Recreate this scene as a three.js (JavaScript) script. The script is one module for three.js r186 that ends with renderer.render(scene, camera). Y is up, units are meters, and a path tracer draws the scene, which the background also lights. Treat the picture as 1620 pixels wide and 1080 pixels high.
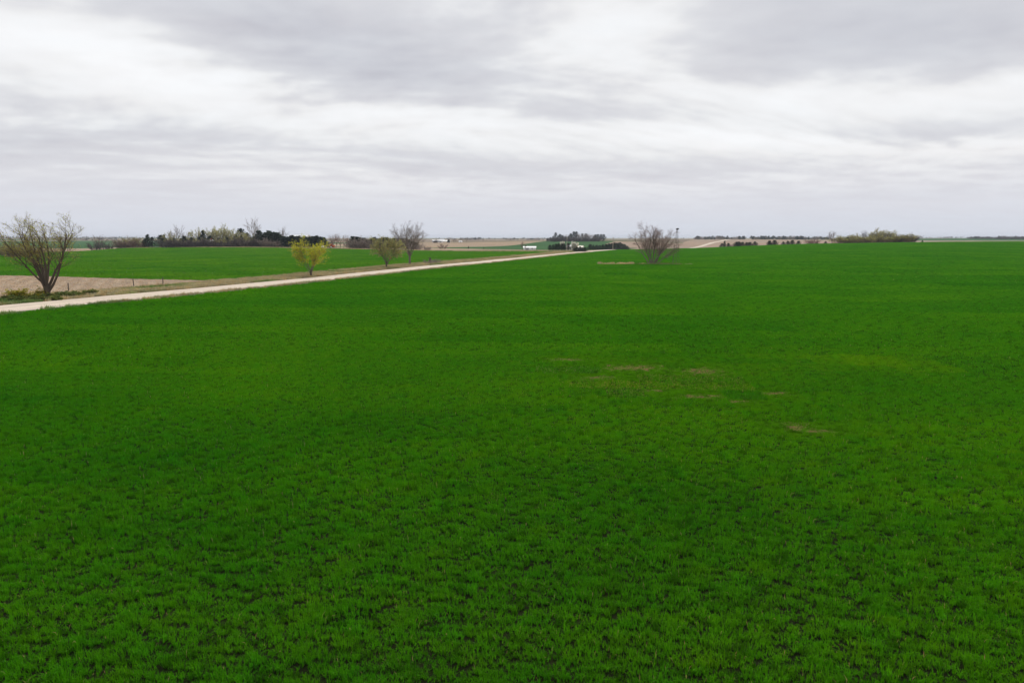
import * as THREE from 'three';
import { mergeGeometries } from 'three/addons/utils/BufferGeometryUtils.js';

// ---------------------------------------------------------------- camera, sky, sun, exposure
const scene = new THREE.Scene();
const EYE = 8;                                            // metres above the wheat: a low drone
const PITCH = Math.atan(163 / 1080);
const camera = new THREE.PerspectiveCamera(2 * Math.atan(0.5) * 180 / Math.PI, 1.5, 0.5, 30000);
camera.position.set(0, EYE, 0);
camera.rotation.set(-PITCH, 0, 0);

const renderer = new THREE.WebGLRenderer();
renderer.toneMapping = THREE.LinearToneMapping;
renderer.toneMappingExposure = 2.1;
renderer.shadowMap.enabled = true;

const sun = new THREE.DirectionalLight(new THREE.Color().setRGB(1, 0.96, 0.9), 1.5);
sun.position.set(60, 250, -310);
sun.target.position.set(0, 0, -120);
sun.shadow.radius = 40;
sun.shadow.mapSize.set(4096, 4096);
Object.assign(sun.shadow.camera, { left: -350, right: 350, top: 350, bottom: -350, near: 1, far: 900 });
sun.castShadow = true;
scene.add(sun, sun.target);

// ---------------------------------------------------------------- seeded noise and random numbers
function rng(seed) { let a = (seed * 2654435761) >>> 0; return () => { a = (a + 0x6d2b79f5) >>> 0; let t = a; t = Math.imul(t ^ (t >>> 15), t | 1); t ^= t + Math.imul(t ^ (t >>> 7), t | 61); return ((t ^ (t >>> 14)) >>> 0) / 4294967296; }; }
const PERM = new Uint8Array(512);
{ const r = rng(77), p = [...Array(256).keys()]; for (let i = 255; i > 0; i--) { const j = Math.floor(r() * (i + 1)); [p[i], p[j]] = [p[j], p[i]]; } for (let i = 0; i < 512; i++) PERM[i] = p[i & 255]; }
const GX = new Float64Array(16), GY = new Float64Array(16);
for (let i = 0; i < 16; i++) { GX[i] = Math.cos(i * Math.PI / 8); GY[i] = Math.sin(i * Math.PI / 8); }
function noise(x, y) {                                    // gradient noise, about -0.7 .. 0.7
  const xf = Math.floor(x), yf = Math.floor(y), X = xf & 255, Y = yf & 255; x -= xf; y -= yf;
  const u = x * x * x * (x * (x * 6 - 15) + 10), v = y * y * y * (y * (y * 6 - 15) + 10);
  const a = PERM[PERM[X] + Y] & 15, b = PERM[PERM[X + 1] + Y] & 15, c = PERM[PERM[X] + Y + 1] & 15, d = PERM[PERM[X + 1] + Y + 1] & 15;
  const n0 = GX[a] * x + GY[a] * y, n1 = GX[b] * (x - 1) + GY[b] * y, n2 = GX[c] * x + GY[c] * (y - 1), n3 = GX[d] * (x - 1) + GY[d] * (y - 1);
  const p = n0 + u * (n1 - n0), q = n2 + u * (n3 - n2);
  return p + v * (q - p);
}
function fbm(x, y, oct) { let s = 0, a = 1, t = 0; for (let i = 0; i < oct; i++) { s += a * noise(x, y); t += a; a *= 0.5; x = x * 2.03 + 17.3; y = y * 2.03 - 9.1; } return s / t * 1.6; }
const clamp = (x, a, b) => Math.min(b, Math.max(a, x));
const smooth = (a, b, x) => { const t = clamp((x - a) / (b - a), 0, 1); return t * t * (3 - 2 * t); };

// ---------------------------------------------------------------- the overcast sky: one layer of stratus all the way round
{
  const W = 3072, Hh = 1536, data = new Float32Array(W * Hh * 4);
  // broad cloud masses: azimuth and elevation in degrees, half-sizes, tilt, density (dark under-side > 0, thin bright gap < 0)
  const masses = [
    [-13, 14, 13, 3.2, -12, 0.16], [-19, 17.5, 14, 2.6, -6, 0.08], [28, 13.8, 12, 3.0, -3, 0.17], [23, 17.5, 12, 2, 0, 0.05],
    [-36, 6.5, 11, 3.4, -8, 0.085], [-10, 6.4, 17, 1.2, -6, 0.085], [5, 9.3, 8, 1.1, -2, 0.09], [30, 7.6, 14, 0.9, -3, 0.10], [16, 5.4, 16, 0.8, -2, 0.08], [28, 6.2, 12, 0.6, -3, 0.05],
    [8, 16.5, 8, 4, 0, -0.10], [-26, 11, 12, 1.9, -14, -0.10], [-7, 8.9, 11, 1.4, -9, -0.08], [13, 8.2, 16, 1.0, -4, -0.11], [33, 10.2, 11, 1.3, 0, -0.11], [27, 6.9, 14, 0.6, -3, -0.08], [-38, 15, 8, 2.4, -10, -0.06], [18, 11.2, 9, 1.0, -4, -0.05],
  ].map(([a, e, w, h, t, d]) => ({ a, e, w, h, c: Math.cos(t * Math.PI / 180), s: Math.sin(t * Math.PI / 180), d }));
  const R = 180 / Math.PI;
  for (let j = Hh >> 1; j < Hh; j++) {
    const el = (j + 0.5) / Hh * Math.PI - Math.PI / 2, sy = Math.sin(el), cy = Math.cos(el), ed = el * R;
    for (let i = 0; i < W; i++) {
      const phi = ((i + 0.5) / W - 0.5) * 2 * Math.PI, dx = Math.cos(phi) * cy, dz = Math.sin(phi) * cy;
      const k = 1 / (sy + 0.07), px = dx * k, pz = dz * k;
      const along = px * 0.94 - pz * 0.34, across = px * 0.34 + pz * 0.94;      // wind-drawn streets
      const wx = noise(along * 0.35, across * 0.5) * 0.9, wz = noise(along * 0.35 + 40, across * 0.5) * 0.9;
      const big = fbm(along * 0.4 + wx, across * 0.62 + wz, 4);
      const fine = fbm(along * 1.5 + wx * 2 + 9, across * 2.4 + wz * 2, 5);
      const az = Math.atan2(dx, -dz) * R;
      let m = 0;
      if (Math.abs(az) < 75 && ed < 40) for (const b of masses) {
        const p = az - b.a, q = ed - b.e + wz * 1.1 + fine * 0.9, x = (p * b.c + q * b.s) / b.w, y = (-p * b.s + q * b.c) / b.h, g = x * x + y * y;
        if (g < 9) m += b.d * Math.exp(-g);
      }
      const view = smooth(60, 44, Math.abs(az)) * smooth(34, 22, ed);               // where the masses above describe the layer, its own large waves are weaker
      const low = smooth(7, 1, ed);
      const wisp = fbm(along * 5.5 + wx * 5 + 3, across * 7.5 + wz * 5, 4);
      const q = m * 0.95 + big * (0.17 - 0.09 * view) + fine * 0.12, edge = smooth(-0.07, 0.06, q + wisp * 0.05 - 0.015) - 0.5;
      let L = 0.825 - (q * 0.72 + edge * 0.085 + wisp * 0.035) * (1 - 0.5 * low);
      L = L * (1 - low) + (0.2 * L + 0.8 * 0.735) * low;
      L = clamp(L, 0.5, 0.97) / 2.1;
      const thick = clamp((0.86 - L * 2.1) * 1.5, 0, 0.35), o = (j * W + i) * 4, warm = 0.012 * smooth(0.5, 2.5, ed) * smooth(7.5, 4, ed) + 0.010 * fine;
      data[o] = L * (0.985 - 0.22 * thick - 0.035 * low + warm * 1.6);
      data[o + 1] = L * (0.993 - 0.19 * thick - 0.012 * low);
      data[o + 2] = L * (1.012 + 0.02 * thick + 0.035 * low - warm);
      data[o + 3] = 1;
    }
  }
  for (let j = 0; j < Hh >> 1; j++) for (let i = 0; i < W; i++) { const o = (j * W + i) * 4; data[o] = 0.2; data[o + 1] = 0.22; data[o + 2] = 0.16; data[o + 3] = 1; }
  const sky = new THREE.DataTexture(data, W, Hh, THREE.RGBAFormat, THREE.FloatType);
  sky.mapping = THREE.EquirectangularReflectionMapping; sky.magFilter = THREE.LinearFilter; sky.minFilter = THREE.LinearFilter; sky.needsUpdate = true;
  scene.background = sky; scene.environment = sky;
}
scene.fog = new THREE.FogExp2(new THREE.Color().setRGB(0.80, 0.87, 1.0), 0.00008);
console.log('sky', performance.now() | 0);

// ---------------------------------------------------------------- naming helpers
const taken = {};
function numbered(name) { const n = taken[name] = (taken[name] ?? -1) + 1; return n ? name + '_' + String(n).padStart(3, '0') : name; }
function tag(o, label, category, group, kind) { o.userData = { label, category }; if (group) o.userData.group = group; if (kind) o.userData.kind = kind; return o; }
function thing(name, label, category, group) { const g = new THREE.Group(); g.name = numbered(name); scene.add(g); return tag(g, label, category, group); }
function part(name, geometry, material, parent) { const m = new THREE.Mesh(geometry, material); m.name = name; parent.add(m); return m; }
function structure(name, geometry, material, label) { const m = new THREE.Mesh(geometry, material); m.name = numbered(name); m.userData = { kind: 'structure', label }; scene.add(m); return m; }
const ORD = ['first', 'second', 'third', 'fourth', 'fifth', 'sixth', 'seventh', 'eighth', 'ninth', 'tenth', 'eleventh', 'twelfth', 'thirteenth', 'fourteenth', 'fifteenth', 'sixteenth', 'seventeenth', 'eighteenth', 'nineteenth', 'twentieth', 'twenty-first', 'twenty-second', 'twenty-third', 'twenty-fourth', 'twenty-fifth', 'twenty-sixth', 'twenty-seventh', 'twenty-eighth', 'twenty-ninth', 'thirtieth'];

// ---------------------------------------------------------------- the land: elevations in metres by bearing (tangent from straight ahead) and distance ahead
const BEAR = [-0.80, -0.64, -0.56, -0.35, -0.11, 0.05, 0.17, 0.27, 0.36, 0.435, 0.55, 0.75, 1.0];
const DIST = [0, 120, 200, 300, 430, 510, 600, 800, 1000, 1250, 1600, 2200, 3000, 5000, 9000];
const ELEV = [
  [0, 0, 0, 0, 0, 0, 0, 0, 0, 0, 0, 0, 0],
  [0, 0, 0, 0, 0, 0, 0, 0, 0, 0, 0.1, 0.2, 0.2],
  [0, 0, 0, 0, 0, 0, 0, 0, 0.3, 0.5, 0.8, 0.8, 0.8],
  [-0.3, 0, 0.2, 0.5, 0, 0, 0, 0.3, 1.0, 1.8, 2.4, 2.6, 2.6],
  [-0.8, -0.6, 0.6, 1.4, 0.2, 0.1, 0, 0.8, 2.3, 3.6, 4.6, 5.4, 5.6],
  [-2, -1.8, 0.9, 1.9, -0.1, -0.5, -0.3, 0.9, 2.6, 3.9, 4.9, 5.8, 6.2],
  [-3, -3, -0.5, 1.2, -1.4, -2.2, -2.2, -1, 0.8, 2, 3.5, 4.6, 5],
  [-4, -4, -2.5, -1.5, -2, -4.5, -5, -5, -3.5, -2, 0, 2, 3],
  [-3, -3, -2, -1.5, -1.2, -4, -4, -4, -3, -2, -1, 1, 2],
  [-2, -2, -1, -0.5, 0, 3, 3.2, 1, 0, 0, 0, 2, 3],
  [0, 0, 0, 0, 1, 3.2, 5, 5.3, 5.3, 5, 4.5, 4, 4],
  [1, 1, 1, 1, 2, 2, 3, 3.5, 3.5, 4, 6, 10, 10],
  [4, 4, 4, 3, 3, 3, 4, 5, 5, 5, 7, 9, 9],
  [15, 14, 12, 9, 7, 7, 7.5, 7, 7, 7, 9, 11, 11],
  [18, 18, 16, 12, 10, 10, 10, 10, 10, 10, 12, 12, 12],
];
const catmull = (a, b, c, d, t) => b + 0.5 * t * (c - a + t * (2 * a - 5 * b + 4 * c - d + t * (3 * (b - c) + d - a)));
function locate(arr, x) { if (x <= arr[0]) return [0, 0]; const n = arr.length - 1; if (x >= arr[n]) return [n - 1, 1]; let i = 0; while (x > arr[i + 1]) i++; return [i, (x - arr[i]) / (arr[i + 1] - arr[i])]; }
function elevation(x, z) {
  const rho = Math.hypot(x, z), th = Math.atan2(x, -z);
  if (rho < 1e-6) return 0;
  const lim = 0.785, ct = Math.cos(Math.min(Math.abs(th), lim));
  const D = rho * ct, u0 = Math.abs(th) < lim ? Math.tan(th) : Math.sign(th) * (1 - (Math.abs(th) - lim) / (Math.PI - lim) * 0.9);
  const [i, ti] = locate(DIST, D), [j, tj] = locate(BEAR, u0), n = DIST.length - 1, m = BEAR.length - 1;
  const row = (k) => { const e = ELEV[clamp(k, 0, n)]; return catmull(e[Math.max(j - 1, 0)], e[j], e[j + 1], e[Math.min(j + 2, m)], tj); };
  let y = catmull(row(i - 1), row(i), row(i + 1), row(i + 2), ti);
  const k = smooth(20, 90, rho);
  return y + k * 0.22 * noise(x / 55, z / 55) + 0.08 * noise(x / 23 + 5, z / 23);
}
const TANA = 0.30, CA = 1 / Math.hypot(1, TANA), SA = TANA * CA;       // the section roads run 16.7 degrees right of straight ahead
const toXZ = (s, t) => [s * SA + t * CA, -s * CA + t * SA];
const toST = (x, z) => [x * SA - z * CA, x * CA + z * SA];
const bearing = (px) => (px - 810) / 1080 / 1.011;
const site = (px, D) => { const x = bearing(px) * D, z = -D; return [x, elevation(x, z), z]; };

// ---------------------------------------------------------------- textures (grain only) and materials
function grainTexture(seed, size, fn) {
  const d = new Uint8Array(size * size * 4), r = rng(seed);
  for (let j = 0; j < size; j++) for (let i = 0; i < size; i++) { const [a, b, c] = fn(i, j, r), o = (j * size + i) * 4; d[o] = clamp(a * 255, 0, 255); d[o + 1] = clamp(b * 255, 0, 255); d[o + 2] = clamp(c * 255, 0, 255); d[o + 3] = 255; }
  const t = new THREE.DataTexture(d, size, size, THREE.RGBAFormat); t.wrapS = t.wrapT = THREE.RepeatWrapping; t.magFilter = THREE.LinearFilter; t.colorSpace = THREE.SRGBColorSpace; t.needsUpdate = true; return t;
}
const wrapNoise = (i, j, size, f, o) => { const w = size / f, x = i / w, y = j / w, a = i / size, b = j / size; const n = (p, q) => noise(p + o, q + o * 1.7); return n(x, y) * (1 - a) * (1 - b) + n(x - f, y) * a * (1 - b) + n(x, y - f) * (1 - a) * b + n(x - f, y - f) * a * b; };
const soilTex = grainTexture(3, 512, (i, j, r) => { const v = 0.86 + 0.16 * wrapNoise(i, j, 512, 8, 3) + 0.18 * wrapNoise(i, j, 512, 40, 9) + 0.12 * (r() - 0.5); return [v, v * 0.99, v * 0.97]; });
const gravelTex = grainTexture(5, 512, (i, j, r) => { const v = 0.86 + 0.10 * wrapNoise(i, j, 512, 6, 1) + 0.10 * wrapNoise(i, j, 512, 60, 4) + 0.2 * (r() - 0.5); return [v, v * 0.985, v * 0.96]; });
const cropTex = grainTexture(8, 512, (i, j, r) => { const a = wrapNoise(i, j, 512, 10, 6), v = 0.82 + 0.22 * a + 0.22 * wrapNoise(i, j, 512, 48, 2) + 0.16 * (r() - 0.5); return [v + 0.05 * a, v, v * 0.9]; });
const matte = (rgb, extra = {}) => new THREE.MeshPhysicalMaterial({ color: new THREE.Color().setRGB(...rgb), roughness: 1, specularIntensity: 0.1, ...extra });
const std = (rgb, rough = 0.95, extra = {}) => new THREE.MeshStandardMaterial({ color: new THREE.Color().setRGB(...rgb), roughness: rough, ...extra });
const M = {
  bark: std([0.085, 0.062, 0.046]), barkGrey: std([0.16, 0.13, 0.105]), twigBrown: std([0.18, 0.13, 0.10]), twigGrey: std([0.25, 0.205, 0.175]), twigRed: std([0.25, 0.17, 0.14]),
  white: std([0.78, 0.78, 0.76], 0.55), roofWhite: std([0.80, 0.81, 0.82], 0.4), cream: std([0.72, 0.68, 0.58], 0.7), dark: std([0.03, 0.03, 0.035], 0.7), orange: std([0.55, 0.10, 0.03], 0.45), rubber: std([0.02, 0.02, 0.022], 0.9),
  pole: std([0.36, 0.31, 0.26]), post: std([0.11, 0.09, 0.075]), steel: std([0.10, 0.085, 0.08], 0.6, { metalness: 0.5 }), glass: std([0.03, 0.04, 0.05], 0.15), roofGrey: std([0.30, 0.30, 0.31], 0.7), brickRed: std([0.26, 0.10, 0.07]),
};
const leafMaterial = (rgb, through = 0.3) => new THREE.MeshPhysicalMaterial({ color: new THREE.Color().setRGB(...rgb), roughness: 0.9, side: THREE.DoubleSide, vertexColors: true, transmission: through, thickness: 0, specularIntensity: 0.02 });

// ---------------------------------------------------------------- geometry collector
class Geo {
  constructor() { this.p = []; this.i = []; this.c = []; }
  v(x, y, z, c) { this.p.push(x, y, z); if (c) this.c.push(c[0], c[1], c[2]); return this.p.length / 3 - 1; }
  tri(a, b, c) { this.i.push(a, b, c); }
  tube(pts, rad, sides) {
    const n = pts.length, base = this.p.length / 3; let ux = 1, uy = 0, uz = 0;
    for (let k = 0; k < n; k++) {
      const a = pts[Math.max(k - 1, 0)], b = pts[Math.min(k + 1, n - 1)]; let dx = b[0] - a[0], dy = b[1] - a[1], dz = b[2] - a[2]; const l = Math.hypot(dx, dy, dz) || 1; dx /= l; dy /= l; dz /= l;
      if (k === 0) { if (Math.abs(dx) > 0.8) { ux = 0; uz = 1; } }
      let d = ux * dx + uy * dy + uz * dz; ux -= d * dx; uy -= d * dy; uz -= d * dz; const m = Math.hypot(ux, uy, uz) || 1; ux /= m; uy /= m; uz /= m;
      const wx = dy * uz - dz * uy, wy = dz * ux - dx * uz, wz = dx * uy - dy * ux;
      for (let s = 0; s < sides; s++) { const t = s / sides * 2 * Math.PI, c = Math.cos(t) * rad[k], e = Math.sin(t) * rad[k]; this.p.push(pts[k][0] + ux * c + wx * e, pts[k][1] + uy * c + wy * e, pts[k][2] + uz * c + wz * e); }
    }
    for (let k = 0; k < n - 1; k++) for (let s = 0; s < sides; s++) { const a = base + k * sides + s, b = base + k * sides + (s + 1) % sides; this.i.push(a, b, a + sides, b, b + sides, a + sides); }
  }
  sliver(a, b, w, ax, az) {                                // a flat tapering twig
    const k = this.p.length / 3; this.p.push(a[0] - ax * w, a[1], a[2] - az * w, a[0] + ax * w, a[1], a[2] + az * w, b[0], b[1], b[2]); this.i.push(k, k + 1, k + 2);
  }
  leaf(x, y, z, s, r, col) {                               // one leaf: a folded kite of two triangles
    const a = r() * 6.283, e = (r() - 0.5) * 2.4, ca = Math.cos(a), sa = Math.sin(a), ce = Math.cos(e), se = Math.sin(e);
    const l = [ca * ce, se, sa * ce], w = [-sa, (r() - 0.5) * 0.8, ca], k = this.p.length / 3, q = s * 0.38;
    this.p.push(x, y, z, x + l[0] * s * 0.5 + w[0] * q, y + l[1] * s * 0.5 + w[1] * q, z + l[2] * s * 0.5 + w[2] * q, x + l[0] * s, y + l[1] * s, z + l[2] * s, x + l[0] * s * 0.5 - w[0] * q, y + l[1] * s * 0.5 - w[1] * q + s * 0.08, z + l[2] * s * 0.5 - w[2] * q);
    this.i.push(k, k + 1, k + 2, k, k + 2, k + 3); for (let n = 0; n < 4; n++) this.c.push(col[0], col[1], col[2]);
  }
  get empty() { return !this.i.length; }
  build() { const g = new THREE.BufferGeometry(); g.setAttribute('position', new THREE.Float32BufferAttribute(this.p, 3)); if (this.c.length) g.setAttribute('color', new THREE.Float32BufferAttribute(this.c, 3)); g.setIndex(this.i); g.computeVertexNormals(); return g; }
}

// ---------------------------------------------------------------- fields: one gridded land, cut along the section lines
function lines(near, cuts) {
  const v = new Set(cuts); let x = 0;
  const step = (d) => d < 120 ? 4 : d < 600 ? 8 : d < 1400 ? 18 : d < 3200 ? 60 : 300;
  for (const sg of [1, -1]) { x = 0; while (x < 9000) { v.add(Math.round(sg * x * 10) / 10); x += step(x); } }
  const a = [...v].sort((p, q) => p - q), out = [a[0]];
  for (const q of a) { if (q - out[out.length - 1] > 1.2 || cuts.includes(q)) { if (q - out[out.length - 1] <= 1.2 && !cuts.includes(out[out.length - 1])) out.pop(); if (q !== out[out.length - 1]) out.push(q); } }
  return out;
}
const ROAD_T = -77, RW = 4;
const F = {
  wheat: { name: 'wheat_field', rgb: [0.013, 0.018, 0.006], tex: 'crop', label: 'wide dark green wheat field filling the foreground' },
  wheatLeft: { name: 'wheat_field', rgb: [0.015, 0.020, 0.007], tex: 'crop', label: 'green wheat field between the gravel road and the farm grove' },
  stubble: { name: 'stubble_field', rgb: [0.44, 0.335, 0.245], tex: 'soil', label: 'brown stubble field behind the leaning roadside tree' },
  verge: { name: 'road_verge', rgb: [0.32, 0.27, 0.15], tex: 'soil', label: 'strip of dry and green grass along the gravel road' },
  bed: { name: 'road_bed', rgb: [0.30, 0.25, 0.18], tex: 'soil', label: 'earth shoulder under and beside the gravel road' },
  yard: { name: 'farm_yard', rgb: [0.16, 0.16, 0.075], tex: 'soil', label: 'dull grass ground under the farm groves' },
  tan: { name: 'fallow_field', rgb: [0.36, 0.275, 0.195], tex: 'soil', label: 'tan fallow field beyond the green wheat' },
  tanRight: { name: 'fallow_field', rgb: [0.35, 0.265, 0.205], tex: 'soil', label: 'pinkish tan field rising behind the wheat crest' },
  hillGreen: { name: 'green_hill_field', rgb: [0.035, 0.12, 0.03], tex: 'crop', label: 'bluish green hillside field below the hilltop grove' },
  greenFar: { name: 'distant_green_field', rgb: [0.04, 0.13, 0.035], tex: 'crop', label: 'far off green crop fields' },
  tanFar: { name: 'distant_tan_field', rgb: [0.33, 0.27, 0.19], tex: 'soil', label: 'far off tan fields' },
  brownFar: { name: 'distant_brown_field', rgb: [0.22, 0.17, 0.13], tex: 'soil', label: 'far off brown ploughed fields' },
};
const CUT_S = [110, 402, 408, 540, 640, 660, 760, 950, 1100, 1230, 1700], CUT_T = [-600, -520, -420, -300, -250, -175, -160, -140, -105, -92, -90, -82, -72, -60, 60, 400, 450, 900];
function fieldAt(s, t) {
  if (s < 1700 && t > -82 && t < -72 && s < 540) return 'bed';
  if (t > -72 && s < 540 && s > -600 && t < 1400) return 'wheat';
  if (s < 402 && t > -90 && t < -82) return 'verge';
    if (s < 110 && s > -500) return 'stubble';
  if (s < 402) return 'wheatLeft';
  if (s < 408 && t < -82) return 'verge';
  if (t <= -420 && s > 408 && s < 760) return s < 640 ? (t > -520 ? 'yard' : 'tan') : 'hillGreen';
  if (s < 660 && t <= -160 && t > -600) return t > -300 && s > 408 ? 'tan' : 'yard';
  if (s < 540 && t <= -82 && t > -160) return 'yard';
  if (s >= 540 && s < 660 && t < -60 && t > -160) return 'yard';
  if (t > -60 && t < 900 && s < 1700) return t < -20 && s < 700 ? 'verge' : 'tanRight';
  if (s < 1230 && t <= -60 && t > -300) return t < (s < 950 ? -105 : s < 1100 ? -140 : -175) ? 'hillGreen' : 'tanRight';
  if (t > 900 && s < 1700) return 'tanRight';
  if (t > 450 && s >= 1700 && s < 3300) return 'greenFar';
  if (s < 1230 && t <= -300 && t > -600) return 'tan';
  const r = rng(Math.floor(s / 420) * 131 + Math.floor(t / 620) * 17 + 7777)();
  return r < 0.36 ? 'greenFar' : r < 0.8 ? 'tanFar' : 'brownFar';
}
{
  const S = lines(0, CUT_S), T = lines(0, CUT_T), id = new Map();
  const pos = new Map(Object.keys(F).map((k) => [k, { p: [], uv: [], c: [], i: [], map: new Map() }]));
  const ys = new Float32Array(S.length * T.length);
  for (let a = 0; a < S.length; a++) for (let b = 0; b < T.length; b++) { const [x, z] = toXZ(S[a], T[b]); ys[a * T.length + b] = elevation(x, z); }
  const vert = (f, a, b) => {
    const key = a * T.length + b; let k = f.map.get(key);
    if (k === undefined) {
      k = f.p.length / 3; f.map.set(key, k); const [x, z] = toXZ(S[a], T[b]);
      f.p.push(x, ys[key], z); f.uv.push(x / 14, z / 14);
      const n = 1 + 0.22 * fbm(x / 60, z / 60, 3), h = 0.1 * noise(x / 130 + 8, z / 130); f.c.push(n * (1 + h), n, n * (1 - h));
    } return k;
  };
  for (let a = 0; a < S.length - 1; a++) for (let b = 0; b < T.length - 1; b++) {
    const f = pos.get(fieldAt((S[a] + S[a + 1]) / 2, (T[b] + T[b + 1]) / 2));
    const q = vert(f, a, b), r = vert(f, a, b + 1), s = vert(f, a + 1, b), t = vert(f, a + 1, b + 1);
    f.i.push(q, r, t, q, t, s);
  }
  for (const [k, f] of pos) {
    if (!f.i.length) continue;
    const g = new THREE.BufferGeometry(); g.setAttribute('position', new THREE.Float32BufferAttribute(f.p, 3)); g.setAttribute('uv', new THREE.Float32BufferAttribute(f.uv, 2)); g.setAttribute('color', new THREE.Float32BufferAttribute(f.c, 3)); g.setIndex(f.i); g.computeVertexNormals();
    const tex = F[k].tex === 'crop' ? cropTex : soilTex;
    structure(F[k].name, g, matte(F[k].rgb, { map: tex, bumpMap: tex, bumpScale: 0.06, vertexColors: true }), F[k].label);
  }
}
console.log('land', performance.now() | 0);

// the gravel road: straight along the section line over the crest, then up the far hill
const roadT = (s) => { const k = [[-400, -77], [540, -77], [700, -64], [1036, -27], [1295, -10], [1660, 22], [1800, 34]]; for (let i = 0; i < k.length - 1; i++) if (s <= k[i + 1][0]) { const t = (s - k[i][0]) / (k[i + 1][0] - k[i][0]); return k[i][1] + (k[i + 1][1] - k[i][1]) * t; } return 34; };
{
  const p = [], uv = [], c = [], idx = [], prof = [[-4.1, 0.02], [-3.3, 0.09], [-1.7, 0.15], [0, 0.18], [1.7, 0.15], [3.3, 0.09], [4.1, 0.02]]; let n = 0;
  for (let s = -120; s <= 1800; s += s < 260 ? 1.5 : s < 600 ? 4 : 12) {
    const wob = 0.35 * fbm(s / 19, 3.3, 3), wob2 = 0.35 * fbm(s / 17, 9.3, 3);
    prof.forEach(([w, h], k) => {
      const e = k === 0 ? w + wob : k === 6 ? w + wob2 : w, [x, z] = toXZ(s, roadT(s) + e);
      p.push(x, elevation(x, z) + h + 0.02, z); uv.push((s) / 5, e / 5);
      const track = 0.17 * (Math.exp(-(((Math.abs(w) - 1.7) / 0.6) ** 2))), q = 0.87 + track + 0.2 * fbm(s / 9, w / 2, 3); c.push(q, q * 0.995, q * 0.98);
    });
    if (n) for (let k = 0; k < 6; k++) { const a = (n - 1) * 7 + k, b = n * 7 + k; idx.push(a, a + 1, b + 1, a, b + 1, b); } n++;
  }
  const g = new THREE.BufferGeometry(); g.setAttribute('position', new THREE.Float32BufferAttribute(p, 3)); g.setAttribute('uv', new THREE.Float32BufferAttribute(uv, 2)); g.setAttribute('color', new THREE.Float32BufferAttribute(c, 3)); g.setIndex(idx); g.computeVertexNormals();
  structure('gravel_road', g, std([0.67, 0.585, 0.50], 0.95, { map: gravelTex, bumpMap: gravelTex, bumpScale: 0.02, vertexColors: true }), 'pale gravel road running straight to the farm on the crest');
}

// ---------------------------------------------------------------- crops and grasses: tiles of blades, laid over the fields
const straw = (r) => { const k = 0.7 + 0.5 * r(); return [8.2 * k, 1.4 * k, 55 * k]; };   // on the green base colour this is dry tan
function bladeTile(seed, size, o) {
  const r = rng(seed), g = new Geo(), h = size / 2, off = seed * 13.7;
  const rows = Math.round(size / o.row), step = size / rows;
  for (let a = 0; a < rows; a++) for (let x = -h; x < h; x += o.step * (0.6 + 0.8 * r())) {
    const z = -h + (a + 0.5) * step + (r() - 0.5) * step * o.loose, px = x + (r() - 0.5) * o.step;
    const clump = fbm(px / o.clump[0] + off, z / o.clump[1] - off, 2);
    const vig = Math.max(0.3, 1 + clump * o.vary), hollowShade = o.tone ? smooth(0.1, 0.42, fbm(px / (o.clump[0] * 1.15) + off + 90, z / (o.clump[1] * 1.1) + off, 2)) : 0, tone = o.tone ? (1 + o.tone[0] * fbm(px / 0.3 - off, z / 0.2 + off, 2)) * (1.1 - o.tone[1] * hollowShade) : 1; if (clump < o.gap + 0.12 * (r() - 0.5)) continue;  // dark tone clumps imitate shaded hollows: shade painted into the blade colours
    const hue = noise(px / 1.1 + off + 50, z / 0.6), warm = 1 + 0.35 * hue;
    for (let b = 0; b < o.blades; b++) {
      const L = o.len * vig * (0.65 + 0.6 * r()), a2 = r() * 6.283, lean = o.lean * (0.35 + r()), w = o.width * (0.7 + 0.6 * r()), ca = Math.cos(a2), sa = Math.sin(a2);
      const bx = px + (r() - 0.5) * o.step * 0.9, bz = z + (r() - 0.5) * step * 0.35;
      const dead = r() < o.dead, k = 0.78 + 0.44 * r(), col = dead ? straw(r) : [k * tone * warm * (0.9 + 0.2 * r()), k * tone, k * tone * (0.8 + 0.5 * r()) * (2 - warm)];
      const m = L * 0.58, mx = Math.sin(lean * 0.5) * m, my = Math.cos(lean * 0.5) * m, tx = mx + Math.sin(lean * 1.5) * (L - m), ty = my + Math.cos(lean * 1.5) * (L - m);
      const A = g.v(bx - sa * w * 0.5, 0, bz + ca * w * 0.5, col), B = g.v(bx + sa * w * 0.5, 0, bz - ca * w * 0.5, col);
      const C = g.v(bx + ca * mx - sa * w * 0.45, my, bz + sa * mx + ca * w * 0.45, col), D = g.v(bx + ca * mx + sa * w * 0.45, my, bz + sa * mx - ca * w * 0.45, col), E = g.v(bx + ca * tx, Math.max(ty, 0.02), bz + sa * tx, col);
      g.tri(A, B, D); g.tri(A, D, C); g.tri(C, D, E);
    }
  }
  return g.build();
}
const wheatLeaf = leafMaterial([0.066, 0.258, 0.003], 0.55);
const LOD = [
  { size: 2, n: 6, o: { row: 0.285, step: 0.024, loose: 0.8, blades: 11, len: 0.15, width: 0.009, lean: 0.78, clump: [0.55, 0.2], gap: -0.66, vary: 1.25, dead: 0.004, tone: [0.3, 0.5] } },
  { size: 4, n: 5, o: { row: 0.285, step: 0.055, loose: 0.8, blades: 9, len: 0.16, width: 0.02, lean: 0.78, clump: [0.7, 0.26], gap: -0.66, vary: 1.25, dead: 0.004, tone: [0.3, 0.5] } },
  { size: 8, n: 4, o: { row: 0.5, step: 0.13, loose: 0.85, blades: 7, len: 0.20, width: 0.055, lean: 0.7, clump: [1.4, 0.6], gap: -0.6, vary: 1.1, dead: 0.003, tone: [0.3, 0.45] } },
];
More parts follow.
